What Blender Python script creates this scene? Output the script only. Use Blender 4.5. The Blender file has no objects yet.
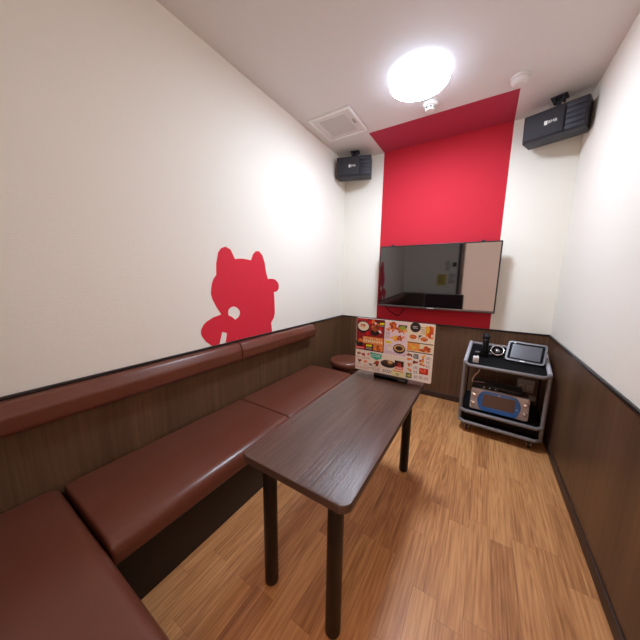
import bpy, bmesh, math, random
from mathutils import Vector, Matrix
PI = math.pi
random.seed(7)
SC = bpy.context.scene
COL = SC.collection

# ------------------------------------------------------------------ helpers
def lin(c):
    return tuple(((v/255)/12.92 if v/255 <= .04045 else ((v/255+.055)/1.055)**2.4) for v in c) + (1.0,)

def tag(o, label, cat, group=None):
    o['label'] = label; o['category'] = cat
    if group: o['group'] = group
    return o

def empty(name, loc, rz=0.0, label=None, cat=None, group=None):
    o = bpy.data.objects.new(name, None); COL.objects.link(o)
    o.empty_display_size = .05
    o.location = loc; o.rotation_euler = (0, 0, rz)
    if label: tag(o, label, cat, group)
    return o

def obj(name, bm, mats, parent=None, smooth=30):
    me = bpy.data.meshes.new(name)
    bmesh.ops.recalc_face_normals(bm, faces=bm.faces)
    bm.to_mesh(me); bm.free()
    if not isinstance(mats, (list, tuple)): mats = [mats]
    for m in mats: me.materials.append(m)
    o = bpy.data.objects.new(name, me); COL.objects.link(o)
    if parent: o.parent = parent
    if smooth:
        me.polygons.foreach_set('use_smooth', [True]*len(me.polygons))
        me.set_sharp_from_angle(angle=math.radians(smooth))
    return o

def struct(name, bm, mats, smooth=30):
    o = obj(name, bm, mats, None, smooth); o['kind'] = 'structure'; return o

def merge(bm, src, M=None, mat=0):
    if M is not None: bmesh.ops.transform(src, matrix=M, verts=src.verts)
    vm = {v: bm.verts.new(v.co) for v in src.verts}
    for f in src.faces:
        try:
            nf = bm.faces.new([vm[v] for v in f.verts]); nf.material_index = mat
        except ValueError: pass
    src.free()
    return bm

def box(bm, lo, hi, bev=0.0, seg=3, mat=0, M=None):
    b = bmesh.new()
    bmesh.ops.create_cube(b, size=1)
    c = [(lo[i]+hi[i])/2 for i in range(3)]; s = [hi[i]-lo[i] for i in range(3)]
    for v in b.verts: v.co = Vector((c[i]+v.co[i]*s[i] for i in range(3)))
    if bev > 0:
        bmesh.ops.bevel(b, geom=list(b.edges), offset=bev, segments=seg, profile=.5, affect='EDGES')
    return merge(bm, b, M, mat)

def lathe(bm, prof, n=32, M=None, mat=0):
    """prof: (radius, height) from one end to the other about z; ends with radius 0 close to a point."""
    b = bmesh.new(); rings = []
    for r, z in prof:
        if r < 1e-6: rings.append([b.verts.new((0, 0, z))])
        else: rings.append([b.verts.new((r*math.cos(2*PI*k/n), r*math.sin(2*PI*k/n), z)) for k in range(n)])
    for a, c in zip(rings, rings[1:]):
        for k in range(n):
            l = (k+1) % n
            if len(a) == 1 and len(c) == 1: continue
            if len(a) == 1: b.faces.new((a[0], c[k], c[l]))
            elif len(c) == 1: b.faces.new((a[k], a[l], c[0]))
            else: b.faces.new((a[k], a[l], c[l], c[k]))
    for e in (0, -1):
        if len(rings[e]) > 1:
            b.faces.new(rings[e])
    return merge(bm, b, M, mat)

def tube(bm, pts, r, n=12, mat=0, caps=True):
    pts = [Vector(p) for p in pts]; b = bmesh.new(); rings = []
    for i, p in enumerate(pts):
        t = (pts[min(i+1, len(pts)-1)] - pts[max(i-1, 0)]).normalized()
        up = Vector((0, 0, 1)) if abs(t.z) < .9 else Vector((0, 1, 0))
        x = t.cross(up).normalized(); y = t.cross(x)
        # keep bends at full radius
        k = 1.0
        if 0 < i < len(pts)-1:
            a = (pts[i]-pts[i-1]).normalized(); c = (pts[i+1]-pts[i]).normalized()
            k = 1.0/max(.5, math.sqrt((1+a.dot(c))/2))
        rings.append([b.verts.new(p + (x*math.cos(2*PI*j/n) + y*math.sin(2*PI*j/n))*r) for j in range(n)])
    for a, c in zip(rings, rings[1:]):
        for j in range(n):
            l = (j+1) % n
            b.faces.new((a[j], a[l], c[l], c[j]))
    if caps:
        b.faces.new(rings[0]); b.faces.new(rings[-1])
    return merge(bm, b, None, mat)

def smooth_path(pts, n=8):
    pts = [Vector(p) for p in pts]; out = []
    P = [pts[0]] + pts + [pts[-1]]
    for i in range(1, len(P)-2):
        a, b, c, d = P[i-1:i+3]
        for k in range(n):
            t = k/n
            out.append(.5*((2*b)+(c-a)*t+(2*a-5*b+4*c-d)*t*t+(3*b-a-3*c+d)*t**3))
    out.append(pts[-1]); return out

def rrect(w, h, r, n=6):
    out = []
    for cx, cy, a0 in ((w/2-r, h/2-r, 0), (-w/2+r, h/2-r, 90), (-w/2+r, -h/2+r, 180), (w/2-r, -h/2+r, 270)):
        for k in range(n+1):
            a = math.radians(a0+90*k/n); out.append((cx+r*math.cos(a), cy+r*math.sin(a)))
    return out

def slab(bm, poly, z0, z1, ch=0.0, seg=3, M=None, mat=0):
    """outline extruded along z, both rims rounded by ch (outline assumed convex or gently curved)"""
    b = bmesh.new(); n = len(poly)
    def inset(d):
        res = []
        for i in range(n):
            p0 = Vector(poly[i-1]); p = Vector(poly[i]); p1 = Vector(poly[(i+1) % n])
            e0 = (p-p0).normalized(); e1 = (p1-p).normalized()
            n0 = Vector((-e0.y, e0.x)); n1 = Vector((-e1.y, e1.x)); m = (n0+n1)
            m = m/max(m.length_squared/2, .2) if m.length > 1e-6 else n0
            res.append(p+m*d)
        return res
    lev = []
    if ch > 0:
        for k in range(seg+1):
            a = PI/2*k/seg; lev.append((ch*(1-math.sin(a)), z0+ch*(1-math.cos(a))))
        for k in range(seg+1):
            a = PI/2*k/seg; lev.append((ch*(1-math.cos(a)), z1-ch+ch*math.sin(a)))
    else: lev = [(0, z0), (0, z1)]
    rings = [[b.verts.new((q.x, q.y, z)) for q in inset(d)] for d, z in lev]
    for a, c in zip(rings, rings[1:]):
        for j in range(n):
            l = (j+1) % n; b.faces.new((a[j], a[l], c[l], c[j]))
    b.faces.new(rings[0]); b.faces.new(rings[-1])
    return merge(bm, b, M, mat)

def MX(xa, ya, za, o):
    return Matrix(((xa[0], ya[0], za[0], o[0]), (xa[1], ya[1], za[1], o[1]), (xa[2], ya[2], za[2], o[2]), (0, 0, 0, 1)))
FRONT = lambda y: MX((1, 0, 0), (0, 0, 1), (0, -1, 0), (0, y, 0))     # outline in x,z; thickness towards -y

# ------------------------------------------------------------------ materials
class NT:
    def __init__(s, name):
        s.m = bpy.data.materials.new(name); s.m.use_nodes = True
        s.t = s.m.node_tree; s.t.nodes.clear()
        s.out = s.n('ShaderNodeOutputMaterial'); s.b = s.n('ShaderNodeBsdfPrincipled')
        s.l(s.b.outputs[0], s.out.inputs[0])
    def n(s, t, **k):
        x = s.t.nodes.new(t)
        for a, v in k.items(): setattr(x, a, v)
        return x
    def l(s, a, b): s.t.links.new(a, b)
    def put(s, x, i):
        if hasattr(x, 'is_linked'): s.l(x, i)
        else: i.default_value = x
    def math(s, op, a, b=0.0):
        x = s.n('ShaderNodeMath', operation=op); s.put(a, x.inputs[0]); s.put(b, x.inputs[1]); return x.outputs[0]
    def pos(s, scale=(1, 1, 1), src='Object'):
        c = s.n('ShaderNodeTexCoord'); m = s.n('ShaderNodeMapping'); m.inputs['Scale'].default_value = scale
        s.l(c.outputs[src], m.inputs[0]); return m.outputs[0]
    def noise(s, vec, scale, detail=3, rough=.55):
        x = s.n('ShaderNodeTexNoise'); s.l(vec, x.inputs['Vector'])
        x.inputs['Scale'].default_value = scale; x.inputs['Detail'].default_value = detail; x.inputs['Roughness'].default_value = rough
        return x.outputs[0]
    def ramp(s, f, stops):
        x = s.n('ShaderNodeValToRGB'); s.l(f, x.inputs[0]); e = x.color_ramp.elements
        while len(e) < len(stops): e.new(.5)
        for q, (p, c) in zip(e, stops): q.position = p; q.color = lin(c)
        return x.outputs[0]
    def mix(s, f, a, b, mode='MIX'):
        x = s.n('ShaderNodeMix', data_type='RGBA', blend_type=mode)
        s.put(f, x.inputs[0]); s.put(a, x.inputs[6]); s.put(b, x.inputs[7]); return x.outputs[2]
    def bump(s, h, strength, dist=.01):
        x = s.n('ShaderNodeBump'); x.inputs['Strength'].default_value = strength; x.inputs['Distance'].default_value = dist
        s.l(h, x.inputs['Height']); s.l(x.outputs[0], s.b.inputs['Normal'])
    def set(s, **k):
        for a, v in k.items():
            s.put(v, s.b.inputs[a.replace('_', ' ')])
        return s

def plain(name, rgb, rough=.5, metal=0.0, spec=.5, bump=0.0, bscale=200, var=.06):
    t = NT(name); v = t.pos()
    c = lin(rgb); n = t.noise(v, 14, 3)
    dark = tuple(x*(1-var) for x in c[:3]) + (1,); lite = tuple(min(1, x*(1+var)) for x in c[:3]) + (1,)
    t.set(Base_Color=t.mix(n, dark, lite), Roughness=rough, Metallic=metal)
    t.b.inputs['Specular IOR Level'].default_value = spec
    if bump: t.bump(t.noise(v, bscale, 2), bump, .002)
    return t.m

def wallpaper(name, rgb, weave=True, strength=.5):
    t = NT(name); c = lin(rgb)
    a = t.noise(t.pos((6, 6, 260)), 3.0, 3, .6); b = t.noise(t.pos((60, 60, 60)), 5, 2)
    h = t.math('ADD', t.math('MULTIPLY', a, .7 if weave else .15), t.math('MULTIPLY', b, .4 if weave else .85))
    d = tuple(x*.95 for x in c[:3]) + (1,)
    t.set(Base_Color=t.mix(h, d, c), Roughness=.75)
    t.b.inputs['Specular IOR Level'].default_value = .25
    t.bump(h, strength, .004); return t.m

def woodgrain(name, stops, axis, fine=40, rough=.4, bump=.15, spec=.5):
    t = NT(name); sc = [fine, fine, fine]; sc[axis] = fine*.035
    a = t.noise(t.pos(tuple(sc)), 1.0, 5, .65)
    sc2 = [6, 6, 6]; sc2[axis] = .6
    b = t.noise(t.pos(tuple(sc2)), 1.0, 3)
    f = t.math('ADD', t.math('MULTIPLY', a, .6), t.math('MULTIPLY', b, .4))
    t.set(Base_Color=t.ramp(f, stops), Roughness=rough)
    t.b.inputs['Specular IOR Level'].default_value = spec
    t.bump(a, bump, .003); return t.m

def floor_mat():
    t = NT('plank_vinyl'); c = t.n('ShaderNodeTexCoord'); s = t.n('ShaderNodeSeparateXYZ'); t.l(c.outputs['Object'], s.inputs[0])
    W, L = .088, .47
    u = t.math('DIVIDE', s.outputs[0], W); col = t.math('FLOOR', u)
    wn = t.n('ShaderNodeTexWhiteNoise', noise_dimensions='1D'); t.l(col, wn.inputs['W'])
    v = t.math('ADD', t.math('DIVIDE', s.outputs[1], L), t.math('MULTIPLY', wn.outputs[0], 7.3)); row = t.math('FLOOR', v)
    cmb = t.n('ShaderNodeCombineXYZ'); t.l(col, cmb.inputs[0]); t.l(row, cmb.inputs[1])
    w2 = t.n('ShaderNodeTexWhiteNoise', noise_dimensions='2D'); t.l(cmb.outputs[0], w2.inputs['Vector'])
    rnd = w2.outputs[0]
    # grain, shifted per plank
    g = t.n('ShaderNodeCombineXYZ')
    t.l(t.math('ADD', t.math('MULTIPLY', s.outputs[0], 105.0), t.math('MULTIPLY', rnd, 37.0)), g.inputs[0])
    t.l(t.math('ADD', t.math('MULTIPLY', s.outputs[1], 3.4), t.math('MULTIPLY', rnd, 91.0)), g.inputs[1])
    a = t.noise(g.outputs[0], 1.0, 5, .62)
    g2 = t.n('ShaderNodeCombineXYZ')
    t.l(t.math('ADD', t.math('MULTIPLY', s.outputs[0], 17.0), t.math('MULTIPLY', rnd, 13.0)), g2.inputs[0])
    t.l(t.math('ADD', t.math('MULTIPLY', s.outputs[1], 1.5), t.math('MULTIPLY', rnd, 51.0)), g2.inputs[1])
    n2 = t.n('ShaderNodeTexNoise'); t.l(g2.outputs[0], n2.inputs['Vector']); n2.inputs['Scale'].default_value = 1; n2.inputs['Detail'].default_value = 1
    ring = t.math('FRACT', t.math('MULTIPLY', n2.outputs[0], 9.0))
    ring = t.math('ABSOLUTE', t.math('SUBTRACT', ring, .5))
    f = t.math('ADD', t.math('MULTIPLY', a, .66), t.math('ADD', t.math('MULTIPLY', ring, .16), t.math('MULTIPLY', rnd, .15)))
    colr = t.ramp(f, FLOORC)
    fu = t.math('FRACT', u); fv = t.math('FRACT', v)
    eu = t.math('MINIMUM', fu, t.math('SUBTRACT', 1.0, fu)); ev = t.math('MINIMUM', fv, t.math('SUBTRACT', 1.0, fv))
    seam = t.math('MAXIMUM', t.math('LESS_THAN', eu, .010), t.math('LESS_THAN', ev, .0022))
    colr = t.mix(t.math('MULTIPLY', seam, .35), colr, lin((96, 60, 34)))
    t.set(Base_Color=colr, Roughness=.42)
    t.b.inputs['Specular IOR Level'].default_value = .35
    t.bump(t.math('SUBTRACT', a, t.math('MULTIPLY', seam, .6)), .10, .002)
    return t.m

FLOORC = [(.22, (130, 84, 52)), (.40, (180, 124, 76)), (.55, (207, 152, 98)), (.82, (224, 176, 120))]

def leather(name, rgb):
    t = NT(name); v = t.pos(); c = lin(rgb)
    vo = t.n('ShaderNodeTexVoronoi', feature='DISTANCE_TO_EDGE'); t.l(v, vo.inputs['Vector']); vo.inputs['Scale'].default_value = 420
    n = t.noise(v, 5, 4)
    d = tuple(x*.84 for x in c[:3]) + (1,); l_ = tuple(x*1.12 for x in c[:3]) + (1,)
    t.set(Base_Color=t.mix(n, d, l_), Roughness=.29)
    t.b.inputs['Specular IOR Level'].default_value = .5
    t.bump(vo.outputs[0], .12, .0012); return t.m

def emit(name, rgb, strength):
    t = NT(name); t.set(Base_Color=lin((235, 235, 235)), Roughness=.4)
    t.b.inputs['Emission Color'].default_value = lin(rgb); t.b.inputs['Emission Strength'].default_value = strength
    return t.m

def glossy_black(name, rgb, rough, ior):
    t = NT(name); t.set(Base_Color=lin(rgb), Roughness=rough); t.b.inputs['IOR'].default_value = ior; return t.m

M_wall = wallpaper('cream_wallpaper', (238, 235, 224))
M_ceil = wallpaper('ceiling_paper', (224, 220, 217), False, .35)
M_red = wallpaper('red_wallpaper', (192, 36, 52), True, .12)
M_catred = plain('red_vinyl', (212, 46, 63), .6, spec=.2)
M_redc = wallpaper('red_ceiling_paper', (180, 55, 78), False, .2)
M_wood = woodgrain('walnut_panel', [(.25, (70, 48, 34)), (.5, (92, 66, 46)), (.75, (114, 86, 62))], 2, 45, .42, .1)
M_cap = plain('black_trim', (26, 22, 21), .4)
M_base = plain('dark_baseboard', (58, 40, 32), .5)
M_floor = floor_mat()
M_leather = leather('brown_leather', (104, 58, 43))
M_kick = plain('black_laminate', (30, 24, 22), .55)
M_top = woodgrain('dark_oak_top', [(.3, (54, 35, 28)), (.5, (84, 60, 50)), (.72, (112, 86, 74))], 1, 75, .36, .6)
M_edge = plain('table_edge', (64, 46, 38), .4)
M_leg = plain('espresso_leg', (17, 12, 11), .42, spec=.3)
M_black = plain('black_plastic', (20, 20, 22), .42)
M_matte = plain('black_matte', (12, 11, 12), .7, spec=.15)
M_screen = glossy_black('tv_glass', (7, 8, 9), .04, 2.2)
M_bezel = plain('gunmetal', (40, 38, 40), .3, .5)
M_silver = plain('silver_strip', (112, 106, 106), .3, .8)
M_grey = plain('grey_tube', (122, 119, 120), .5, .0)
M_light = plain('light_grey_grip', (176, 176, 182), .5)
M_chrome = plain('chrome', (215, 213, 210), .15, 1.0)
M_navy = plain('navy_cabinet', (34, 36, 46), .55, bump=.3, bscale=300)
M_grille = plain('speaker_cloth', (38, 38, 44), .7, bump=.5, bscale=900)
M_white = plain('white_plastic', (232, 230, 226), .45)
M_offwhite = plain('offwhite_plastic', (214, 208, 204), .5)
M_vent = plain('vent_panel', (196, 190, 186), .6)
M_slot = plain('dark_slot', (48, 45, 45), .7)
M_blue = plain('blue_plastic', (46, 108, 182), .35)
M_body = plain('pale_silver_plastic', (188, 176, 172), .35, .2)
M_lcd = glossy_black('brown_lcd', (92, 66, 56), .25, 1.45)
M_tab = glossy_black('tablet_glass', (88, 90, 97), .18, 1.6)
M_sock = plain('socket_grey', (160, 152, 145), .5)
M_sockd = plain('socket_beige', (196, 182, 166), .5)
M_cream = plain('pinkish_cable', (206, 178, 165), .5)
M_door = woodgrain('pale_door', [(.25, (186, 154, 130)), (.5, (200, 170, 146)), (.8, (212, 184, 160))], 2, 30, .5, .05)
M_frame = plain('door_frame', (52, 38, 32), .5)
M_paper = plain('paper_white', (228, 226, 220), .8)
M_yellow = plain('paper_yellow', (226, 200, 90), .8)
M_lamp = emit('lamp_diffuser', (224, 237, 255), 112.0)
M_lampside = emit('lamp_side_band', (214, 228, 255), 4.5)
M_pane = emit('frosted_corridor_glass', (236, 190, 166), 2.4)
M_dot = plain('pale_lens', (205, 205, 200), .3)

# ------------------------------------------------------------------ room
W, H, YF = 1.953, 2.5, -3.06
HW = .770
RX0, RX1, RY = .4395, 1.525, -.43

def quads(rects, wall):
    """rects: (a0,a1,b0,b1,mat) on a plane; wall(a,b) -> point"""
    bm = bmesh.new()
    for a0, a1, b0, b1, m in rects:
        f = bm.faces.new([bm.verts.new(wall(*q)) for q in ((a0, b0), (a1, b0), (a1, b1), (a0, b1))]); f.material_index = m
    bmesh.ops.remove_doubles(bm, verts=bm.verts, dist=1e-5)
    return bm

T = .08
bm = bmesh.new(); box(bm, (-T, YF-T, -T), (W+T, T, 0)); struct('floor', bm, M_floor)
# ceiling with the red strip printed into its paper
bm = quads([(0, W, YF, RY, 0), (0, RX0, RY, 0, 0), (RX0, RX1, RY, 0, 1), (RX1, W, RY, 0, 0)], lambda a, b: (a, b, H))
box(bm, (-T, YF-T, H+.002), (W+T, T, H+T)); struct('ceiling', bm, [M_ceil, M_redc], 0)
bm = quads([(0, RX0, 0, H, 0), (RX0, RX1, 0, H, 1), (RX1, W, 0, H, 0)], lambda a, b: (a, 0, b))
box(bm, (-T, .002, 0), (W+T, T, H)); struct('wall_back', bm, [M_wall, M_red], 0)
bm = bmesh.new(); box(bm, (-T, YF-T, 0), (0, T, H)); struct('wall_left', bm, M_wall, 0)
bm = bmesh.new(); box(bm, (W, YF-T, 0), (W+T, T, H)); struct('wall_right', bm, M_wall, 0)
# front wall (behind the viewer) with a doorway
DX0, DX1, DH = 1.03, 1.86, 2.03
bm = bmesh.new()
box(bm, (0, YF-T, 0), (DX0, YF, H)); box(bm, (DX1, YF-T, 0), (W, YF, H)); box(bm, (DX0, YF-T, DH), (DX1, YF, H))
struct('wall_front', bm, M_wall, 0)
bm = bmesh.new(); box(bm, (DX0, YF-T, 0), (DX1, YF-.03, DH)); door = struct('door_1', bm, M_door)
bm = bmesh.new()
box(bm, (DX0-.04, YF-.05, 0), (DX0, YF+.012, DH+.04), .002); box(bm, (DX1, YF-.05, 0), (DX1+.04, YF+.012, DH+.04), .002); box(bm, (DX0-.04, YF-.05, DH), (DX1+.04, YF+.012, DH+.04), .002)
obj('door_frame', bm, M_frame, door)
bm = bmesh.new(); box(bm, (DX0+.06, YF-.03, .25), (DX1-.06, YF-.022, DH-.08), .002); obj('lit_pane', bm, M_pane, door)
bm = bmesh.new(); tube(bm, [(1.06, YF-.031, .95), (1.06, YF+.0, .95), (1.06, YF+.0, 1.15), (1.06, YF-.031, 1.15)], .007); obj('door_handle', bm, M_silver, door)

# wainscot panels with black cap strips and baseboards
PT = .007
def wains(n, lo, hi, axis, sgn):
    bm = bmesh.new(); box(bm, lo, hi, 0); struct('trim_%d' % n, bm, M_wood, 0)
def capstrip(n, lo, hi):
    bm = bmesh.new(); box(bm, lo, hi, .002, 2); struct('trim_%d' % n, bm, M_cap)
wains(1, (0, YF, 0), (PT, 0, HW-.012), 0, 1)
wains(2, (PT, -PT, 0), (W-PT, 0, HW-.012), 1, -1)
wains(3, (W-PT, YF, 0), (W, 0, HW-.012), 0, -1)
wains(4, (PT, YF, 0), (DX0-.04, YF+PT, HW-.012), 1, 1)
capstrip(5, (0, YF, HW-.012), (.013, 0, HW+.002))
capstrip(6, (.013, -.013, HW-.012), (W-.013, 0, HW+.002))
capstrip(7, (W-.013, YF, HW-.012), (W, 0, HW+.002))
capstrip(8, (.013, YF, HW-.012), (DX0-.04, YF+.013, HW+.002))
bm = bmesh.new(); box(bm, (PT, -.014, 0), (W-PT, -PT, .06), .002); struct('baseboard_back', bm, M_base)
bm = bmesh.new(); box(bm, (W-.014, YF, 0), (W-PT, -.014, .06), .002); struct('baseboard_right', bm, M_base)
bm = bmesh.new(); box(bm, (PT, -.69, 0), (.014, -.014, .06), .002); struct('baseboard_left', bm, M_base)

# red beckoning cat silhouette stuck on the left wall
CAT = [(-1.757,1.223),(-1.753,1.293),(-1.735,1.364),(-1.712,1.392),(-1.679,1.406),(-1.639,1.392),(-1.615,1.35),(-1.604,1.332),(-1.575,1.337),(-1.539,1.339),(-1.5,1.337),(-1.461,1.333),(-1.441,1.376),(-1.413,1.401),(-1.378,1.404),(-1.346,1.377),(-1.322,1.323),(-1.309,1.252),(-1.29,1.199),(-1.265,1.203),(-1.236,1.202),(-1.205,1.196),(-1.187,1.184),(-1.168,1.166),(-1.162,1.146),(-1.165,1.122),(-1.182,1.103),(-1.205,1.096),(-1.223,1.097),(-1.218,1.02),(-1.215,0.927),(-1.228,0.885),(-1.262,0.846),(-1.252,0.7725),(-1.709,0.7725),(-1.695,0.835),(-1.732,0.851),(-1.758,0.7725),(-1.813,0.7725),(-1.855,0.809),(-1.882,0.85),(-1.886,0.87),(-1.882,0.891),(-1.867,0.915),(-1.847,0.933),(-1.793,0.956),(-1.733,0.968),(-1.768,1.021),(-1.793,1.07),(-1.802,1.105),(-1.798,1.141),(-1.791,1.172),(-1.778,1.199)]
HOLE = [(-1.679,0.975),(-1.676,.99),(-1.664,1.003),(-1.65,1.01),(-1.632,1.012),(-1.61,1.006),(-1.595,0.995),(-1.582,.98),(-1.578,0.964),(-1.583,.947),(-1.593,0.933),(-1.623,0.919),(-1.651,0.943),(-1.677,0.955)]
def decal(name, outer, hole, mat):
    bm = bmesh.new()
    def loop(L):
        vs = [bm.verts.new((0, y, z)) for y, z in L]
        return [bm.edges.new((vs[i], vs[(i+1) % len(vs)])) for i in range(len(vs))]
    es = loop(outer) + loop(hole)
    bmesh.ops.triangle_fill(bm, edges=es, use_beauty=True)
    r = bmesh.ops.extrude_face_region(bm, geom=list(bm.faces))
    for v in [g for g in r['geom'] if isinstance(g, bmesh.types.BMVert)]: v.co.x += .0012
    o = obj(name, bm, mat, None, 20); o.location = (0, 0, 0); return o
cat = decal('wall_decal', CAT, HOLE, M_catred)
tag(cat, 'flat red cat silhouette with one raised paw on the cream wall above the bench', 'wall decal')

# ------------------------------------------------------------------ upholstery
def cushion(bm, prof, length, r=.02, seg=5):
    """prof: closed outline (a,b) run along the third axis 0..length; ends rounded by r. Returned in (a, t, b)."""
    b = bmesh.new(); n = len(prof); cen = Vector((sum(p[0] for p in prof)/n, sum(p[1] for p in prof)/n))
    ext = [max(abs(p[0]-cen.x) for p in prof), max(abs(p[1]-cen.y) for p in prof)]
    lev = [(r*(1-math.sin(PI/2*k/seg)), r*(1-math.cos(PI/2*k/seg))) for k in range(seg+1)]
    lev = lev + [(d, length-t) for d, t in reversed(lev)]
    rings = []
    for d, t in lev:
        rings.append([b.verts.new((cen.x+(p[0]-cen.x)*(1-d/ext[0]), t, cen.y+(p[1]-cen.y)*(1-d/ext[1]))) for p in prof])
    for a, c in zip(rings, rings[1:]):
        for j in range(n):
            l = (j+1) % n; b.faces.new((a[j], a[l], c[l], c[j]))
    b.faces.new(rings[0]); b.faces.new(rings[-1])
    return b

def rounded_poly(pts, rad, n=6):
    out = []; m = len(pts)
    for i in range(m):
        p = Vector(pts[i]); a = (Vector(pts[i-1])-p).normalized(); c = (Vector(pts[(i+1) % m])-p).normalized(); r = rad[i]
        if r <= 0: out.append(tuple(p)); continue
        ang = a.angle(c); d = r/math.tan(ang/2)
        s, e = p+a*d, p+c*d; o = p+(a+c).normalized()*(r/math.sin(ang/2))
        a0 = math.atan2(s.y-o.y, s.x-o.x); a1 = math.atan2(e.y-o.y, e.x-o.x)
        da = (a1-a0+PI) % (2*PI)-PI
        for k in range(n+1): out.append((o.x+r*math.cos(a0+da*k/n), o.y+r*math.sin(a0+da*k/n)))
    return out

SZ0, SZ1, SD = .243, .338, .495
def seat_prof(x0, x1):
    return rounded_poly([(x0, SZ0), (x1, SZ0), (x1, SZ1), ((x0+x1)/2, SZ1+.004), (x0, SZ1)], [.012, .02, .048, .3, .015], 8)

def bench(y0, y1, label, group):
    root = empty('bench', (0, (y0+y1)/2, 0), 0, label, 'bench', group)
    ln = y1-y0
    b = cushion(None, seat_prof(.02, SD), ln-.004, .012)
    bmesh.ops.translate(b, verts=b.verts, vec=(0, -ln/2+.002, 0)); obj('seat_cushion', b, M_leather, root, 40)
    bm = bmesh.new(); box(bm, (.015, -ln/2+.001, 0), (SD-.033, ln/2-.001, SZ0-.001), .002); obj('bench_base', bm, M_kick, root)
    return root
GB = 'built-in leather benches around the wall'
YB = -2.572
bench(-1.618, -.70, 'brown leather bench section between the seam and the round stool, nearer the television wall', GB)
bench(YB+.001, -1.619, 'long brown leather bench below the cat silhouette, meeting the corner bench', GB)
# corner bench along the front wall
root = empty('bench', (.47, YF, 0), 0, 'reddish brown leather bench across the near end of the room, nearest the viewer', 'bench', GB)
b = cushion(None, seat_prof(.0, YB-YF-.012), .915, .02)
bmesh.ops.transform(b, matrix=Matrix(((0, -1, 0, .455), (1, 0, 0, .01), (0, 0, 1, 0), (0, 0, 0, 1))), verts=b.verts)
for v in b.verts: v.co.y += 0.0
obj('seat_cushion', b, M_leather, root, 40)
bm = bmesh.new(); box(bm, (-.455, .01, 0), (.44, YB-YF-.04, SZ0-.001), .002); obj('bench_base', bm, M_kick, root)

# padded back rails fixed along the wall
def backrest(y0, y1, label):
    ln = y1-y0
    prof = rounded_poly([(0, 0), (.066, .004), (.074, .08), (.046, .126), (0, .126)], [.01, .03, .035, .022, .01], 8)
    b = cushion(None, prof, ln-.004, .012)
    bmesh.ops.translate(b, verts=b.verts, vec=(0, -ln/2+.002, 0))
    o = obj('backrest_cushion', b, M_leather, None, 40); o.location = (PT+.0005, (y0+y1)/2, .634)
    return tag(o, label, 'backrest', 'padded back rails on the wall')
backrest(-1.632, -.71, 'padded leather back rail on the wall nearer the speaker corner')
backrest(YF+.03, -1.633, 'longer padded leather back rail above the bench at the cat decal')

# round stool between bench and back wall
st = empty('round_stool', (.285, -.42, 0), 0, 'round brown leather stool tucked in the corner past the bench end', 'stool')
bm = bmesh.new(); R_ = .178
pf = [(0, .315), (R_-.02, .315)] + [(R_-.02+.02*math.sin(a*PI/12), .335-.02*math.cos(a*PI/12)) for a in range(1, 7)] + [(R_, .345)]
pf += [(R_-.03+.03*math.cos(a*PI/12), .345+.03*math.sin(a*PI/12)) for a in range(1, 7)] + [(.09, .380), (0, .382)]
lathe(bm, pf, 48); obj('seat', bm, M_leather, st, 50)
bm = bmesh.new(); lathe(bm, [(.15, 0), (.155, .01), (.155, .314)], 40); obj('drum_base', bm, plain('dark_brown_vinyl', (62, 28, 24), .5), st)

# ------------------------------------------------------------------ table
tx0, tx1, ty0, ty1, th = .7607, 1.191, -2.2545, -1.1905, .5874
tab = empty('table', ((tx0+tx1)/2, (ty0+ty1)/2, 0), -.0034, 'long dark brown wood table with rounded corners and round legs', 'table')
TW, TL = tx1-tx0, ty1-ty0
bm = bmesh.new(); slab(bm, [(x, y+(.012 if y > 0 else 0)) for x, y in rrect(TW, TL, .036, 8)], th-.028, th, .003, 3); 
for f in bm.faces:
    if abs(f.normal.z) < .9: f.material_index = 1
bm.normal_update()
for f in bm.faces: f.material_index = 0 if f.normal.z > .95 else 1
obj('tabletop', bm, [M_top, M_edge], tab, 35)
for sx in (-1, 1):
    for sy in (-1, 1):
        bm = bmesh.new(); cx, cy = sx*(TW/2-.074), sy*(TL/2-.074)
        lathe(bm, [(0, 0), (.012, .0005), (.021, .004), (.0265, .012), (.0265, th-.045), (.034, th-.043), (.034, th-.0285)], 28, Matrix.Translation((cx, cy, 0)))
        obj('leg', bm, M_leg, tab, 40)

# ------------------------------------------------------------------ menu board on the table
mb = empty('menu_board', (.995, -1.252, th), 0, 'colourful food menu board standing on the far end of the dark table', 'menu')
BW, BH, BZ = .482, .352, .022
bm = bmesh.new(); slab(bm, rrect(BW, BH, .008, 3), -.002, .002, 0, 1, FRONT(0))
bmesh.ops.translate(bm, verts=bm.verts, vec=(0, 0, BZ+BH/2)); obj('panel', bm, plain('board_white', (246, 241, 235), .35), mb)
bm = bmesh.new(); box(bm, (-BW/2+.004, .0022, BZ+.004), (BW/2-.004, .003, BZ+BH-.004)); obj('back_sheet', bm, plain('dark_red_print', (62, 22, 26), .5), mb)

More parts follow.
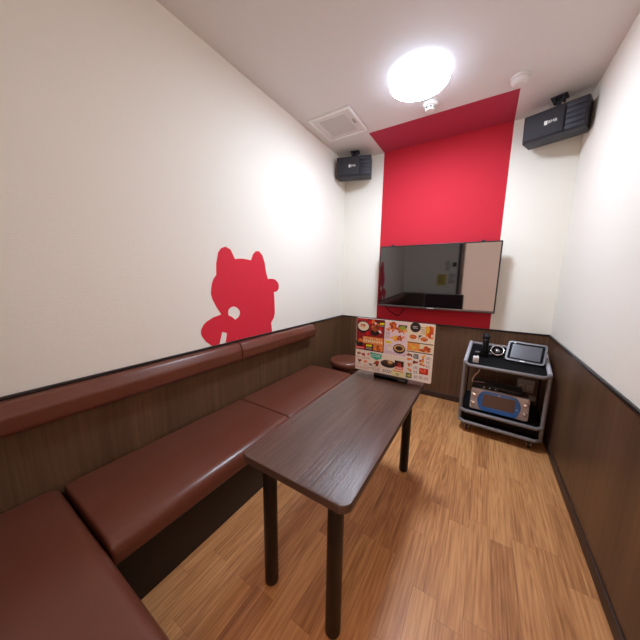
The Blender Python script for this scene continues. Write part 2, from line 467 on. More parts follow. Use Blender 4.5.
PAL = {}
def pm(c):
    g = sum(c)/3; c = tuple(max(8, min(252, int((g+(v-g)*1.15)*(1.09 if g > 120 else .95)))) for v in c)
    if c not in PAL:
        PAL[c] = plain('print_%02x%02x%02x' % c, c, .38, var=.12)
    return PAL[c]
class Print:
    def __init__(s): s.bm = bmesh.new(); s.mats = []
    def mi(s, c):
        m = pm(c)
        if m not in s.mats: s.mats.append(m)
        return s.mats.index(m)
    def pt(s, u, v, L): return ((u-.5)*BW, -.0021-.00022*L, BZ+BH*(1-v))
    def poly(s, pts, c, L):
        f = s.bm.faces.new([s.bm.verts.new(s.pt(u, v, L)) for u, v in pts]); f.material_index = s.mi(c)
    def rect(s, u0, v0, u1, v1, c, L): s.poly([(u0, v0), (u1, v0), (u1, v1), (u0, v1)], c, L)
    def ell(s, u, v, ru, rv, c, L, n=14, a=0):
        ca, sa = math.cos(a), math.sin(a); q = BW/BH
        s.poly([(u+ru*math.cos(2*PI*k/n)*ca-rv/q*math.sin(2*PI*k/n)*sa, v+ru*q*math.cos(2*PI*k/n)*sa+rv*math.sin(2*PI*k/n)*ca) for k in range(n)], c, L)
    def food(s, u, v, ru, rv, cols, L, n=9):
        for k in range(n):
            a = random.uniform(0, 2*PI); r = random.uniform(0, .75)
            s.ell(u+ru*r*math.cos(a), v+rv*r*math.sin(a), ru*random.uniform(.25, .5), rv*random.uniform(.25, .5), random.choice(cols), L+.3+k*.12, 9, random.uniform(0, 3))
    def lines(s, u0, v0, u1, v1, n, c, L, marks=7):
        for i in range(n):
            v = v0+(v1-v0)*(i+.5)/n; h = (v1-v0)/n*.5; u = u0
            while u < u1-.003:
                w = random.uniform(.3, 1.0)*(u1-u0)/marks
                s.rect(u, v-h/2, min(u+w, u1), v+h/2, c, L); u += w+(u1-u0)/marks*.35
    def done(s, name): return obj(name, s.bm, s.mats, mb, 0)
OR, BR, YL, DK = [(222, 130, 62), (200, 98, 40), (236, 168, 92), (178, 78, 40)], [(128, 66, 40), (166, 92, 60), (98, 48, 32), (190, 120, 84)], (240, 214, 40), (30, 24, 26)
RD, WHT = (200, 36, 46), (244, 238, 232)
# red feature section
p = Print(); p.rect(.004, .008, .395, .605, (22, 16, 18), 1); p.rect(.008, .012, .388, .59, (150, 34, 48), 2)
p.rect(.008, .012, .16, .05, (206, 60, 66), 3); p.rect(.16, .012, .388, .06, (120, 26, 38), 3)
p.poly([(.24, .03), (.31, .10), (.36, .25), (.33, .25), (.28, .15)], WHT, 3)
p.ell(.1, .17, .088, .115, DK, 3, 20); p.ell(.1, .155, .08, .085, (240, 230, 212), 4, 20); p.food(.105, .145, .05, .05, [(206, 150, 104), (180, 80, 60), (236, 196, 150)], 5, 12)
p.ell(.265, .25, .06, .06, DK, 3); p.food(.262, .17, .075, .1, BR, 4, 16); p.ell(.235, .05, .02, .05, (214, 120, 60), 6, 9, .4)
for u, v in ((.19, .07), (.165, .28), (.34, .17)): p.ell(u, v, .024, .04, (216, 34, 40), 5, 9)
p.poly([(.3, .05), (.4, .045), (.395, .12), (.35, .14), (.31, .11)], DK, 5); p.poly([(.33, .06), (.392, .055), (.387, .095), (.328, .1)], YL, 6); p.lines(.335, .105, .38, .13, 1, WHT, 6, 5)
p.rect(.1, .34, .385, .47, (222, 150, 92), 8); 
for k in range(9):
    u = .115+k*.03; p.rect(u, .36+.012*(k % 3), u+.017, .445-.008*(k % 2), (248, 222, 194), 9); p.rect(u+.005, .38, u+.02, .40, (206, 96, 60), 9.5)
p.ell(.055, .47, .055, .075, DK, 4, 16); p.food(.055, .44, .05, .05, OR, 5, 10); p.rect(.008, .545, .13, .588, (222, 40, 52), 6); p.lines(.02, .555, .12, .58, 1, WHT, 7)
p.rect(.135, .48, .245, .585, (40, 34, 36), 5); p.poly([(.15, .49), (.235, .485), (.23, .525), (.148, .53)], YL, 6); p.lines(.15, .54, .235, .58, 2, (220, 214, 206), 6)
p.rect(.255, .475, .385, .585, (214, 140, 88), 5); p.food(.32, .53, .055, .05, OR, 6, 12)
p.done('menu_section')
# lavender fried-dish section
p = Print(); p.rect(.4, .03, .685, .61, (228, 214, 226), 1)
p.food(.49, .09, .07, .07, OR, 2, 12); p.food(.6, .15, .085, .05, OR, 2, 12); p.food(.47, .165, .06, .035, [(216, 82, 44), (236, 150, 90)], 3.2, 8)
p.rect(.575, .06, .675, .1, (40, 36, 40), 5); p.ell(.625, .115, .05, .028, (150, 170, 60), 6, 12); p.lines(.59, .067, .66, .09, 1, (196, 204, 120), 7)
p.lines(.41, .2, .47, .33, 5, (150, 130, 160), 2); p.food(.57, .30, .1, .05, OR+[(240, 190, 100)], 2, 14); p.rect(.41, .37, .495, .41, (244, 214, 30), 3); p.lines(.42, .38, .485, .4, 1, (190, 60, 40), 4)
p.ell(.595, .485, .078, .085, (38, 32, 36), 3, 20); p.ell(.595, .475, .066, .06, (196, 164, 110), 4, 18); p.ell(.595, .475, .045, .04, (52, 34, 26), 5, 16)
p.food(.46, .49, .045, .05, [(216, 220, 160), (236, 236, 214), (222, 170, 190)], 3, 8); p.lines(.41, .55, .68, .6, 2, (170, 150, 176), 2, 9)
p.done('menu_section')
# cream snack section
p = Print(); p.rect(.692, .03, .993, .495, (240, 226, 206), 1); p.rect(.692, .49, .993, .505, (50, 30, 28), 2)
p.ell(.775, .075, .062, .085, (32, 26, 32), 2, 18); p.lines(.745, .05, .805, .1, 2, (220, 216, 210), 4, 3); p.lines(.84, .05, .89, .19, 4, (150, 130, 116), 3, 3)
p.rect(.895, .04, .985, .24, (236, 140, 40), 2); p.ell(.945, .13, .035, .1, (214, 90, 20), 3, 14); p.ell(.92, .1, .02, .06, (250, 190, 60), 4, 10); p.rect(.96, .17, .98, .21, WHT, 4)
for u, v in ((.755, .245), (.885, .265)):
    p.ell(u, v, .06, .06, (250, 246, 238), 3, 16); p.ell(u, v-.005, .045, .04, (190, 120, 60), 4, 14); p.food(u, v-.008, .035, .03, OR, 5, 6)
p.rect(.82, .2, .86, .28, (60, 60, 66), 2.5); p.rect(.692, .33, .993, .345, (90, 50, 44), 2); p.rect(.695, .345, .84, .48, (226, 156, 86), 3); p.food(.765, .42, .06, .05, [(238, 190, 90), (222, 150, 70), (246, 210, 130)], 4, 12)
p.food(.905, .42, .07, .055, OR, 4, 14); p.ell(.9, .45, .07, .03, (196, 104, 50), 3, 14)
p.done('menu_section')
# pale hotplate section
p = Print(); p.rect(.004, .612, .685, .993, (238, 222, 214), 1)
for u, v, c in ((.045, .68, [(60, 44, 34), (150, 130, 90)]), (.12, .69, [(110, 30, 40), (190, 60, 60)]), (.19, .68, [(206, 50, 56), (236, 120, 110)]), (.06, .82, BR), (.15, .83, [(230, 160, 120), (220, 120, 110)]), (.225, .86, [(120, 120, 124), (170, 160, 160)])):
    p.food(u, v, .033, .045, c, 2, 7); p.lines(u-.03, v+.055, u+.03, v+.085, 2, (150, 110, 104), 2, 5)
p.poly([(.21, .625), (.38, .64), (.37, .72), (.3, .76), (.225, .715)], (60, 170, 150), 3); p.lines(.235, .65, .36, .71, 2, (200, 236, 222), 4, 6); p.food(.315, .82, .055, .05, OR+BR, 3, 10); p.rect(.26, .87, .38, .89, (220, 200, 190), 2)
p.ell(.465, .79, .1, .07, (30, 26, 28), 4, 22); p.ell(.465, .775, .086, .045, (72, 56, 50), 5, 20); p.food(.475, .755, .05, .05, [(206, 170, 120), (230, 200, 150), (160, 120, 70)], 6, 9)
p.rect(.55, .7, .665, .8, (52, 34, 34), 4); p.food(.61, .76, .045, .04, [(206, 70, 66), (150, 60, 50)], 5, 8); p.rect(.555, .8, .66, .86, (222, 120, 116), 5); p.lines(.565, .81, .65, .85, 1, WHT, 6, 5)
p.lines(.02, .93, .2, .97, 2, (170, 110, 100), 2, 12); p.lines(.25, .9, .36, .97, 3, (160, 140, 134), 2, 6); p.lines(.4, .9, .52, .96, 2, (110, 96, 92), 2, 5)
p.done('menu_section')
# white small-dish section
p = Print(); p.rect(.692, .51, .993, .993, (244, 236, 228), 1)
for i, (u, v) in enumerate(((.73, .56), (.73, .64), (.80, .67), (.735, .73), (.735, .82), (.885, .56), (.885, .63), (.885, .69))):
    p.food(u, v, .042, .036, (BR, OR, BR, OR, OR, [(240, 190, 70), (226, 150, 50)], OR, [(236, 170, 60), (200, 100, 40)])[i], 2, 7)
p.rect(.775, .53, .835, .61, (90, 94, 104), 2); p.lines(.78, .54, .83, .6, 3, (200, 204, 210), 3, 3); p.rect(.855, .755, .96, .86, (196, 50, 44), 2); p.food(.905, .8, .045, .045, [(214, 64, 50), (236, 110, 80), (160, 40, 36)], 3, 10)
p.rect(.7, .88, .77, .97, (120, 124, 60), 2); p.food(.735, .925, .03, .04, [(190, 190, 110), (90, 90, 50), (226, 214, 150)], 3, 7)
for u, v in ((.79, .74), (.79, .82), (.93, .55), (.93, .62), (.93, .69), (.8, .9), (.86, .9), (.92, .9)): p.lines(u, v, u+.045, v+.05, 3, (130, 116, 112), 2, 3)
p.done('menu_section')
p = Print(); p.rect(.52, .865, .675, 1.03, (238, 222, 178), 9); p.rect(.535, .88, .66, .9, (214, 130, 120), 10); p.lines(.575, .925, .62, .97, 2, (80, 76, 74), 10, 2); p.lines(.53, .985, .66, 1.01, 1, (190, 160, 120), 10, 9)
o = p.done('price_card')
bm = bmesh.new(); box(bm, (-.098, -.030, 0), (.108, -.0055, .027), .003); box(bm, (-.098, -.03, 0), (.108, .026, .018), .003); box(bm, (-.098, .0045, 0), (.108, .026, .027), .003)
bs = obj('stand_base', bm, M_black, mb)
bm = bmesh.new(); box(bm, (.055, -.0306, .008), (.1, -.0300, .02)); sl = obj('label_strip', bm, M_silver, bs)

# ------------------------------------------------------------------ television
TXc, TVW, TVH, TZ0 = 1.019, 1.05, .618, .927
tv = empty('television', (TXc, -.085, TZ0), 0, 'large flat black television hung on the red wall panel', 'television')
tilt = Matrix.Rotation(math.radians(1.7), 4, 'X')
bm = bmesh.new(); slab(bm, rrect(TVW, TVH, .008, 3), 0, .035, .003, 2, tilt @ FRONT(0) @ Matrix.Translation((0, TVH/2, 0))); obj('housing', bm, M_bezel, tv)
bm = bmesh.new(); box(bm, (-TVW/2+.011, -.0362, .022), (TVW/2-.011, -.0352, TVH-.011), 0, 1, 0, tilt); obj('screen', bm, M_screen, tv)
bm = bmesh.new(); box(bm, (-TVW/2+.004, -.0375, .004), (TVW/2-.004, -.0345, .02), .001, 2, 0, tilt); bz = obj('lower_bezel', bm, M_silver, tv)
bm = bmesh.new()
for k in range(4): box(bm, (-.03+k*.016, -.0384, .008), (-.03+k*.016+.010, -.0374, .0165), .0004, 1, 0, tilt)
obj('badge', bm, M_white, tv)
bm = bmesh.new(); box(bm, (-.4, 0, .07), (.4, .03, .43), .008, 2, 0, tilt); obj('rear_cover', bm, M_black, tv)
for sx in (-.40, .385):
    bm = bmesh.new(); box(bm, (sx-.014, -.024, TVH-.002), (sx+.014, .008, TVH+.012), .002, 2, 0, tilt); obj('top_bracket', bm, M_black, tv)
bm = bmesh.new()
for sx in (-.2, .2): box(bm, (sx-.02, .025, .12), (sx+.02, .048, .5), .002, 2, 0, tilt)
box(bm, (-.3, .045, .18), (.3, .0835, .42), .003); obj('wall_mount', bm, M_matte, tv)
bm = bmesh.new(); tube(bm, smooth_path([(-.475, .02, .04), (-.44, .03, -.03), (-.375, .035, -.08), (-.335, .045, -.1), (-.3, .05, -.075), (-.27, .04, -.02), (-.25, .02, .04)], 6), .0045, 8); obj('cable', bm, M_matte, tv)

# ------------------------------------------------------------------ speakers
def speaker(loc, rz, label, mirror, roll=0):
    root = empty('wall_speaker', loc, rz, label, 'speaker', 'black speakers in the upper corners')
    w, h, d = .345, .183, .165; s = -1 if mirror else 1
    X = Matrix.Rotation(math.radians(4), 4, 'X') @ Matrix.Rotation(roll, 4, 'Y')
    bm = bmesh.new(); box(bm, (-w/2, 0, -h/2), (w/2, d, h/2), .006, 3, 0, X); obj('cabinet', bm, M_navy, root)
    bm = bmesh.new()
    b = bmesh.new(); box(b, (min(-s*w*.48, s*w*.17), -.014, -h*.45), (max(-s*w*.48, s*w*.17), .003, h*.45), .008, 3); merge(bm, b, X); obj('grille', bm, M_grille, root)
    x0, x1 = sorted((s*w*.19, s*w*.475))
    for k in range(5):
        z = -h*.36+k*h*.18
        bm = bmesh.new(); box(bm, (x0, -.012, z-h*.086), (x1, .003, z+h*.086), .003, 2, 0, X); obj('louver', bm, M_navy, root)
    # white badge: a bold block letter and the maker's letters after it
    bx = -.012 if not mirror else -.005
    bm = bmesh.new(); box(bm, (bx-.038, -.0158, -.014), (bx+.038, -.0136, .015), .001, 1, 0, X); bd = obj('badge', bm, M_black, root)
    bm = bmesh.new(); box(bm, (bx-.036, -.0168, -.013), (bx-.018, -.0155, .013), .002, 2, 0, X); obj('badge_block', bm, M_white, bd)
    cu = bpy.data.curves.new('badge_text', 'FONT'); cu.body = 'BMB'; cu.size = .026; cu.align_x = 'LEFT'; cu.align_y = 'CENTER'; cu.extrude = .0005
    tmp = bpy.data.objects.new('t', cu); COL.objects.link(tmp)
    dg = bpy.context.evaluated_depsgraph_get(); me = bpy.data.meshes.new_from_object(tmp.evaluated_get(dg)); bpy.data.objects.remove(tmp)
    bm = bmesh.new(); bm.from_mesh(me); bmesh.ops.transform(bm, matrix=X @ MX((1, 0, 0), (0, 0, 1), (0, -1, 0), (bx-.016, -.0162, 0)), verts=bm.verts)
    obj('badge_text', bm, M_white, bd, 0)
    # ceiling bracket
    bm = bmesh.new(); zt = H-loc[2]
    box(bm, (-.045, .045, zt-.008), (.045, .125, zt-.0005), .002); box(bm, (-.03, .06, zt-.035), (-.018, .11, zt-.006), .002); box(bm, (.018, .06, zt-.035), (.03, .11, zt-.006), .002)
    tube(bm, [(-.034, .085, zt-.026), (.034, .085, zt-.026)], .008); tube(bm, [(0, .085, zt-.03), (0, .085, h/2-.01)], .012)
    obj('ceiling_bracket', bm, M_navy, root)
    return root
speaker((.212, -.248, 2.334), math.radians(18), 'small black speaker in the corner beside the square ceiling vent', False)
speaker((1.745, -.258, 2.317), math.radians(-19), 'black speaker hung from the ceiling between the red strip and right-hand wall', False)

# ------------------------------------------------------------------ ceiling things
cl = empty('ceiling_light', (.968, -.905, H), 0, 'big round glowing white ceiling light', 'ceiling light')
bm = bmesh.new(); lathe(bm, [(0, -.0005), (.160, -.0005), (.162, -.003), (.162, -.0095), (0, -.0095)], 64); obj('mounting_plate', bm, M_white, cl)
bm = bmesh.new(); lathe(bm, [(.173, -.0100), (.179, -.0110), (.182, -.016), (.182, -.040), (.179, -.0465)], 96, None); obj('side_band', bm, M_lampside, cl, 60)
bm = bmesh.new(); lathe(bm, [(.1785, -.0467)]+[(.1785*math.cos(a*PI/24)**.9 if a < 12 else 0, -.0467-.018*math.sin(a*PI/24)) for a in range(1, 13)], 96); obj('diffuser', bm, M_lamp, cl, 60)

sd = empty('smoke_detector', (.978, -.575, H), 0, 'white slotted smoke detector between the round light and the red strip', 'smoke detector')
bm = bmesh.new(); lathe(bm, [(0, -.0005), (.05, -.0005), (.052, -.004), (.050, -.018), (.044, -.024), (0, -.024)], 40); obj('base_plate', bm, M_white, sd)
bm = bmesh.new(); lathe(bm, [(0, -.0245), (.035, -.0245), (.036, -.034), (.034, -.044), (.028, -.050), (0, -.051)], 32); hd = obj('sensor_head', bm, M_white, sd)
for k in range(8):
    bm = bmesh.new(); box(bm, (.0335, -.007, -.042), (.0366, .007, -.031), .001, 1, 0, Matrix.Rotation(k*PI/4+.3, 4, 'Z')); obj('slot', bm, M_slot, hd)
hdv = empty('heat_detector', (1.512, -.55, H), 0, 'beige ribbed dome detector at the corner of the red ceiling strip', 'detector')
bm = bmesh.new(); lathe(bm, [(0, -.0005), (.055, -.0005), (.057, -.005), (.054, -.014), (0, -.014)], 40); obj('base_plate', bm, M_offwhite, hdv)
bm = bmesh.new(); lathe(bm, [(0, -.0145), (.048, -.0145), (.047, -.02), (.049, -.022), (.046, -.027), (.047, -.029), (.042, -.034), (.042, -.036), (.03, -.043), (0, -.045)], 40); obj('dome', bm, M_offwhite, hdv, 20)

av = empty('air_vent', (.268, -.683, H), 0, 'square off-white ceiling vent cover with a raised frame', 'vent')
bm = bmesh.new(); vw, vd = .372, .372
for lo, hi in (((-vw/2, -vd/2), (vw/2, -vd/2+.016)), ((-vw/2, vd/2-.016), (vw/2, vd/2)), ((-vw/2, -vd/2+.016), (-vw/2+.016, vd/2-.016)), ((vw/2-.016, -vd/2+.016), (vw/2, vd/2-.016))):
    box(bm, (lo[0], lo[1], -.016), (hi[0], hi[1], -.0005), .002, 2)
obj('frame', bm, M_white, av)
bm = bmesh.new(); box(bm, (-vw/2+.016, -vd/2+.016, -.010), (vw/2-.016, vd/2-.016, -.0005), .001); obj('cover_panel', bm, M_offwhite, av)
bm = bmesh.new(); box(bm, (-.118, -.122, -.013), (.118, .122, -.0102), .002)
for k in range(12): box(bm, (-.11, -.112+k*.0205, -.0142), (.11, -.1075+k*.0205, -.0128))
obj('louver_grille', bm, M_vent, av)
bm = bmesh.new(); box(bm, (.135, -.03, -.014), (.155, .03, -.0101), .002); obj('latch', bm, M_sock, av)

# ------------------------------------------------------------------ rolling cart
CA = math.radians(-3)
CM = Matrix.Translation((1.643, -.32, 0)) @ Matrix.Rotation(CA, 4, 'Z')
def cw(x, y, z): return CM @ Vector((x, y, z))
cart = empty('rolling_cart', (1.643, -.32, 0), CA, 'black rolling equipment cart with grey tube edges near the corner', 'cart')
cx, cyf, cyb, ch = .258, -.232, .2, .034
def ring(z, zb=None):
    zb = z if zb is None else zb
    zs = lambda y: z + (zb-z)*(y-cyf)/(cyb-cyf)
    q = [(-cx, cyb), (-cx, cyf+ch), (-cx+ch, cyf), (cx-ch, cyf), (cx, cyf+ch), (cx, cyb)]
    return [(x, y, zs(y)) for x, y in q]
def deck(z, t, zb=None, ins=.004):
    bm = bmesh.new(); r = ring(z, zb)
    r = [(x*(1-ins/cx), y+(ins if y < 0 else -ins), zz) for x, y, zz in r]
    lo = [bm.verts.new((x, y, zz-t)) for x, y, zz in r]; up = [bm.verts.new(p) for p in r]; n = len(r)
    bm.faces.new(lo); bm.faces.new(up)
    for j in range(n): bm.faces.new((lo[j], lo[(j+1) % n], up[(j+1) % n], up[j]))
    return bm
def rail(name, z, zb=None, r=.0135):
    q = ring(z, zb); bm = bmesh.new(); tube(bm, q[1:-1] if zb is None else q, r, 12); o = obj(name, bm, M_grey, cart, 40)
    bm = bmesh.new(); tube(bm, [q[1], q[0], q[-1], q[-2]] if zb is None else [q[0], q[-1]], r if zb else .007, 12); obj('rear_rail', bm, M_matte if zb is None else M_grey, cart, 40); return o
obj('base_deck', deck(.105, .045), M_matte, cart, 0)
rail('base_rail', .082)
bm = deck(.177, .016)
obj('shelf', bm, M_matte, cart, 0); rail('shelf_rail', .176)
bm = bmesh.new(); box(bm, (-.245, -.205, .1055), (.245, .18, .1605), .004); obj('drawer_box', bm, M_matte, cart)
TZF, TZB = .556, .648
obj('top_shelf', deck(TZF-.004, .014, TZB-.004), M_matte, cart, 0); rail('top_rail', TZF, TZB)
tz = lambda y: TZF+(TZB-TZF)*(y-cyf)/(cyb-cyf)
for x, y in ((-cx, cyf+ch), (cx, cyf+ch), (-cx, cyb), (cx, cyb)):
    bm = bmesh.new(); tube(bm, [(x, y, .075), (x, y, tz(y))], .0128 if y < 0 else .006, 12); obj('post', bm, M_grey if y < 0 else M_matte, cart, 40)
for sx in (-1, 1):
    bm = bmesh.new()
    a, b = Vector((sx*cx, cyf+ch, tz(cyf+ch))), Vector((sx*cx, cyb, TZB))
    tube(bm, [a+Vector((0, 0, .006)), b+Vector((0, 0, .006))], .0145, 12); obj('side_handle', bm, M_light, cart, 40)
for x, y in ((-.2, -.185), (.2, -.185), (-.2, .15), (.2, .15)):
    bm = bmesh.new(); box(bm, (x-.016, y-.016, .052), (x+.016, y+.016, .0605), .002); box(bm, (x-.014, y-.012, .018), (x-.010, y+.012, .055), .001, 1); box(bm, (x+.010, y-.012, .018), (x+.014, y+.012, .055), .001, 1)
    ca = obj('caster', bm, M_chrome, cart)
    bm = bmesh.new(); lathe(bm, [(.006, -.009), (.020, -.009), (.022, -.005), (.022, .005), (.020, .009), (.006, .009)], 24, MX((0, 1, 0), (0, 0, 1), (1, 0, 0), (x, y, .0222))); obj('wheel', bm, M_black, ca)

# karaoke player standing on the shelf: silver body, blue bezel, brown display
pl = empty('karaoke_player', cw(-.010, -.180, .1775), CA, 'silver karaoke player with a blue rounded bezel and brown display on the cart shelf', 'karaoke player')
lean = Matrix.Rotation(math.radians(-10), 4, 'X'); PW, PH = .376, .166
PM = lean @ FRONT(0) @ Matrix.Translation((0, PH/2, 0))
bm = bmesh.new(); slab(bm, rrect(PW, PH, .014, 4), -.06, .0, .005, 3, Matrix.Translation((0, 0, .0105)) @ PM); obj('body', bm, M_body, pl)
PM = Matrix.Translation((0, 0, .0105)) @ PM
bl = rounded_poly([(-.145, .012), (-.118, -PH/2+.004), (.118, -PH/2+.004), (.145, .012), (.11, PH/2-.006), (-.11, PH/2-.006)], [.09, .035, .035, .09, .04, .04], 8)
bm = bmesh.new(); slab(bm, bl, .0002, .012, .004, 3, PM); bz = obj('bezel', bm, M_blue, pl)
bm = bmesh.new(); slab(bm, rrect(.205, .098, .004, 3), .0122, .0132, 0, 1, PM @ Matrix.Translation((0, .006, 0))); obj('display', bm, M_lcd, pl)
bm = bmesh.new(); slab(bm, rrect(.016, .006, .002, 3), .0122, .013, 0, 1, PM @ Matrix.Translation((0, .063, 0))); obj('badge', bm, M_dot, bz)
bm = bmesh.new(); slab(bm, rrect(.008, .008, .003, 3), .0122, .0132, 0, 1, PM @ Matrix.Translation((.117, -.012, 0))); obj('button', bm, M_dot, bz)
for sx in (-1, 1):
    for sz in (-1, 1):
        bm = bmesh.new(); lathe(bm, [(.016, .0002), (.0155, .010), (.012, .014), (0, .0145)], 24, PM @ Matrix.Translation((sx*.166, sz*.034+.0, 0))); obj('knob', bm, M_chrome, pl)
# black amplifier behind and above the player, on the shelf
am = empty('amplifier', cw(.0, -.018, .1775), CA, 'black amplifier box with small front lamps behind the silver player', 'amplifier')
bm = bmesh.new(); box(bm, (-.2, -.06, .006), (.135, .075, .190), .005); obj('case', bm, M_black, am)
bm = bmesh.new(); box(bm, (-.195, -.064, .150), (.130, -.0605, .186), .002); fp = obj('front_panel', bm, M_black, am)
for x in (-.115, -.076, -.037):
    bm = bmesh.new(); lathe(bm, [(.006, 0), (.006, .004), (.004, .006), (0, .0062)], 16, MX((1, 0, 0), (0, 0, 1), (0, -1, 0), (x, -.0642, .172))); obj('indicator', bm, M_dot, fp)
bm = bmesh.new(); lathe(bm, [(.012, 0), (.011, .008), (0, .009)], 20, MX((1, 0, 0), (0, 0, 1), (0, -1, 0), (.06, -.0642, .172))); obj('knob', bm, M_black, fp)
for x in (-.18, .115):
    for y in (-.04, .055):
        bm = bmesh.new(); lathe(bm, [(.012, 0), (.012, .007)], 12, Matrix.Translation((x, y, 0))); obj('foot', bm, M_matte, am)

# pinkish cable hanging from the top shelf to the amplifier
cb = bmesh.new(); tube(cb, smooth_path([cw(-.15, -.1, .545), cw(-.165, -.11, .48), cw(-.19, -.08, .43), cw(-.205, -.06, .376), cw(-.17, -.045, .3715), cw(-.12, -.03, .3715)], 6), .0038, 8)
tag(obj('cable', cb, M_cream), 'thin pinkish cable dropping from the top shelf onto the amplifier', 'cable')

# things on the tilted top shelf: local frame with z normal to the shelf
SA = math.atan2(TZB-TZF, cyb-cyf)
def shelf_frame(name, x, y, label, cat, yaw=0):
    o = empty(name, (0, 0, 0), 0, label, cat)
    o.matrix_world = CM @ Matrix.Translation((x, y, tz(y)-.0035)) @ Matrix.Rotation(SA, 4, 'X') @ Matrix.Rotation(yaw, 4, 'Z')
    return o
mh = shelf_frame('microphone_holder', -.140, -.02, 'black microphone holder with a grey arm on the cart top', 'microphone holder')
bm = bmesh.new(); box(bm, (-.04, -.03, 0), (.03, .035, .022), .004); lathe(bm, [(.031, .0215), (.030, .055), (.0265, .055), (.0255, .024)], 28); obj('cup', bm, M_matte, mh)
M_dull = plain('dull_grey', (104, 102, 104), .45, .3)
for q in (((-.068, -.036, .03), (-.032, -.016, .042)), ((.029, -.03, .03), (.050, -.018, .042))):
    bm = bmesh.new(); box(bm, q[0], q[1], .003); obj('arm', bm, M_dull, mh)
mic = empty('microphone', cw(-.128, -.02, tz(-.02)), 0, 'black handheld microphone standing upright in its holder on the cart', 'microphone')
mic.matrix_world = CM @ Matrix.Translation((-.140, -.02, tz(-.02)+.026)) @ Matrix.Rotation(math.radians(4), 4, 'X')
bm = bmesh.new(); lathe(bm, [(0, .0), (.016, 0), (.018, .004), (.021, .067), (.0235, .094), (.0235, .100)], 28); obj('handle', bm, M_black, mic)
bm = bmesh.new(); lathe(bm, [(.024, .1005), (.0265, .104), (.0265, .112), (.024, .115)], 28); obj('collar', bm, plain('dark_collar', (62, 62, 68), .35, .5), mic)
bm = bmesh.new(); lathe(bm, [(.024, .1155)] + [(.0285*math.cos(a*PI/20), .132+.0285*math.sin(a*PI/20)) for a in range(-5, 10)] + [(0, .1605)], 28); obj('grille', bm, plain('mic_mesh', (34, 34, 38), .5, .6, bump=.8, bscale=900), mic, 60)
# silver rimmed ring dish
dsh = shelf_frame('ring_dish', -.057, .012, 'round silver-rimmed bowl tipped towards the viewer, between microphone and tablet', 'dish')
dsh.matrix_world = dsh.matrix_world @ Matrix.Translation((0, 0, .0475)) @ Matrix.Rotation(math.radians(36), 4, 'X')
bm = bmesh.new()
hem = [(.046*math.sin(a*PI/24), -.046*math.cos(a*PI/24)) for a in range(0, 13)]
lathe(bm, hem+[(.040*math.sin(a*PI/24), -.040*math.cos(a*PI/24)) for a in range(12, -1, -1)], 36); obj('bowl', bm, M_black, dsh, 60)
bm = bmesh.new(); tube(bm, [(.0435*math.cos(k*PI/18), .0435*math.sin(k*PI/18), .001) for k in range(37)], .006, 10, 0, False); obj('rim', bm, M_chrome, dsh, 60)
bm = bmesh.new(); lathe(bm, [(.022, -.032), (.026, -.02), (.022, -.004), (.011, .006), (0, .008)], 24); obj('knob', bm, plain('smoky_chrome', (150, 148, 146), .25, .9), dsh, 60)
# small white box
wb = shelf_frame('plastic_box', -.190, -.158, 'small white plastic box at the front corner of the cart top', 'box', .05)
bm = bmesh.new(); box(bm, (-.020, -.014, 0), (.020, .014, .050), .005); obj('case', bm, M_white, wb)
bm = bmesh.new(); lathe(bm, [(.005, .0501), (.005, .057), (.004, .060), (0, .060)], 14, Matrix.Translation((.01, 0, 0))); obj('nozzle', bm, M_white, wb)
# tablet remote leaning on the shelf
tb = empty('tablet', cw(.118, -.062, tz(-.062)), 0, 'grey framed touch tablet leaning back on the cart top', 'tablet')
LA = math.radians(-38)
tb.matrix_world = CM @ Matrix.Translation((.114, -.070, tz(-.070)+.0105)) @ Matrix.Rotation(math.radians(-10), 4, 'Z') @ Matrix.Rotation(LA, 4, 'X')
TBW, TBH = .242, .170
TP = FRONT(0) @ Matrix.Translation((0, TBH/2, 0))
bm = bmesh.new(); slab(bm, rrect(TBW, TBH, .02, 6), -.014, 0, .004, 3, TP); obj('case', bm, M_matte, tb)
bm = bmesh.new()
outer = rrect(TBW, TBH, .02, 6); inner = rrect(TBW-.026, TBH-.026, .013, 6); vo = []; 
n = len(outer); R4 = [[bm.verts.new(TP @ Vector((q[0], q[1], z))) for q in L] for L, z in ((outer, .0002), (outer, .005), (inner, .005), (inner, .0002))]
for a, c in zip(R4, R4[1:]+R4[:1]):
    for j in range(n): bm.faces.new((a[j], a[(j+1) % n], c[(j+1) % n], c[j]))
obj('frame', bm, plain('tablet_grey', (98, 96, 98), .4, .3), tb)
bm = bmesh.new(); slab(bm, rrect(TBW-.06, TBH-.052, .003, 2), .0003, .0014, 0, 1, TP @ Matrix.Translation((0, .001, 0))); obj('screen', bm, M_tab, tb)
bm = bmesh.new(); slab(bm, rrect(.014, .012, .004, 3), .0003, .007, .001, 2, TP @ Matrix.Translation((-TBW/2+.043, TBH/2-.014, 0))); obj('stylus_clip', bm, M_dot, tb)
bm = bmesh.new(); slab(bm, rrect(.03, .007, .002, 3), .0051, .006, 0, 1, TP @ Matrix.Translation((-.01, -TBH/2+.0065, 0))); obj('badge', bm, M_white, tb)
bm = bmesh.new(); box(bm, (-.04, .0142, .062), (.04, .030, .105), .003); obj('kickstand', bm, M_matte, tb)

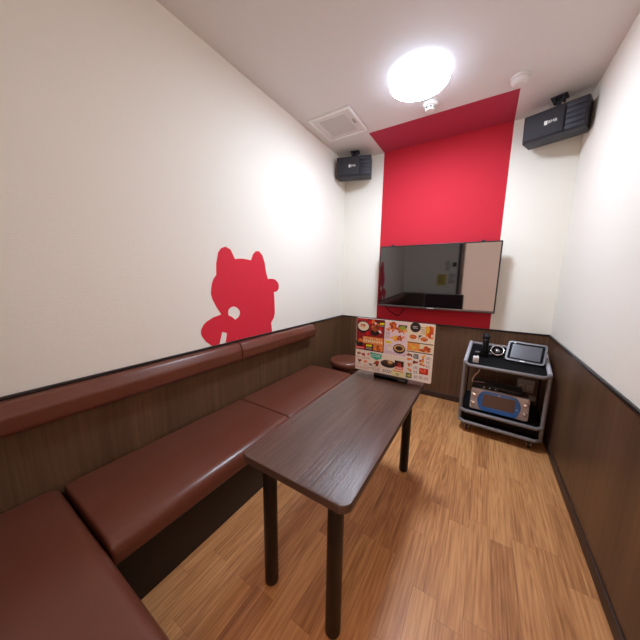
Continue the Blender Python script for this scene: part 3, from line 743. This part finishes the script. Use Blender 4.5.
# wall outlet behind the cart, with a plug
wo = empty('wall_outlet', (1.838, -PT, .298), 0, 'grey double wall outlet low on the back wall behind the cart', 'outlet')
bm = bmesh.new(); box(bm, (-.06, -.010, -.055), (.06, 0, .055), .003); pt = obj('plate', bm, M_sock, wo)
for x in (-.028, .028):
    bm = bmesh.new(); box(bm, (x-.019, -.016, -.03), (x+.019, -.0102, .012), .003); so = obj('socket', bm, M_sockd, wo)
    bm = bmesh.new()
    for dx in (-.006, .006): box(bm, (x+dx-.0015, -.0166, -.016), (x+dx+.0015, -.0161, .0))
    obj('slot', bm, M_slot, so)
pg = empty('power_plug', (1.893, -PT, .2), 0, 'small grey power plug below the wall outlet', 'plug')
bm = bmesh.new(); box(bm, (-.022, -.034, -.02), (.022, 0, .02), .004); obj('body', bm, M_sock, pg)
bm = bmesh.new(); tube(bm, smooth_path([(0, -.02, -.018), (0, -.022, -.06), (-.01, -.016, -.12), (-.02, -.016, -.193)], 6), .004, 8); obj('cord', bm, M_matte, pg)

# notices on the wall behind the viewer (they show in the television glass)
def notice(name, x0, x1, z0, z1, m, label):
    o = empty(name, ((x0+x1)/2, YF, (z0+z1)/2), 0, label, 'notice')
    w, h = x1-x0, z1-z0
    bm = bmesh.new(); box(bm, (-w/2, .0003, -h/2), (w/2, .002, h/2)); obj('sheet', bm, m, o)
    bm = bmesh.new()
    for k in range(6):
        z = h*.36-k*h*.14; l = random.uniform(.5, .85)
        box(bm, (-w*.42, .0022, z-h*.025), (-w*.42+w*l, .0026, z+h*.025))
    obj('printed_lines', bm, M_slot, o)
notice('notice_sheet', .64, .81, .93, 1.15, M_yellow, 'yellow notice seen in the television glass, on the wall by the door')
notice('notice_sheet', .83, .985, .95, 1.18, M_paper, 'pale notice beside the yellow one, seen in the television glass')
notice('notice_sheet', .77, .88, 1.2, 1.42, M_paper, 'tall narrow notice above the pale one, seen in the television glass')
tag(obj('wall_switch', box(bmesh.new(), (.895, YF+.0003, 1.29), (.965, YF+.014, 1.37), .003), M_slot), 'dark wall switch by the door, seen in the television glass', 'switch')

# ------------------------------------------------------------------ camera, world, view
f, yaw, pitch, roll = 259.518, math.radians(32.0255), math.radians(-9.1341), math.radians(.7944)
F = Vector((-math.sin(yaw)*math.cos(pitch), math.cos(yaw)*math.cos(pitch), math.sin(pitch)))
R = Vector((math.cos(yaw), math.sin(yaw), 0)); U = R.cross(F)
R2 = R*math.cos(roll)+U*math.sin(roll); U2 = -R*math.sin(roll)+U*math.cos(roll)
cd = bpy.data.cameras.new('camera'); cam = bpy.data.objects.new('camera', cd); COL.objects.link(cam)
cd.sensor_width = 36; cd.lens = f/640*36; cd.clip_start = .01
M = Matrix((R2, U2, -F)).transposed().to_4x4(); M.translation = Vector((1.44604, -2.82046, 1.21149)); cam.matrix_world = M
SC.camera = cam
w = bpy.data.worlds.new('world'); SC.world = w; w.use_nodes = True
w.node_tree.nodes['Background'].inputs[0].default_value = (.02, .02, .02, 1)
SC.view_settings.view_transform = 'Standard'; SC.view_settings.look = 'None'
SC.view_settings.exposure = 0.08; SC.view_settings.gamma = 1.0; SC.view_settings.use_curve_mapping = False
SC.cycles.max_bounces = 10; SC.cycles.diffuse_bounces = 6; SC.cycles.sample_clamp_indirect = 6.0
SC.cycles.use_denoising = True
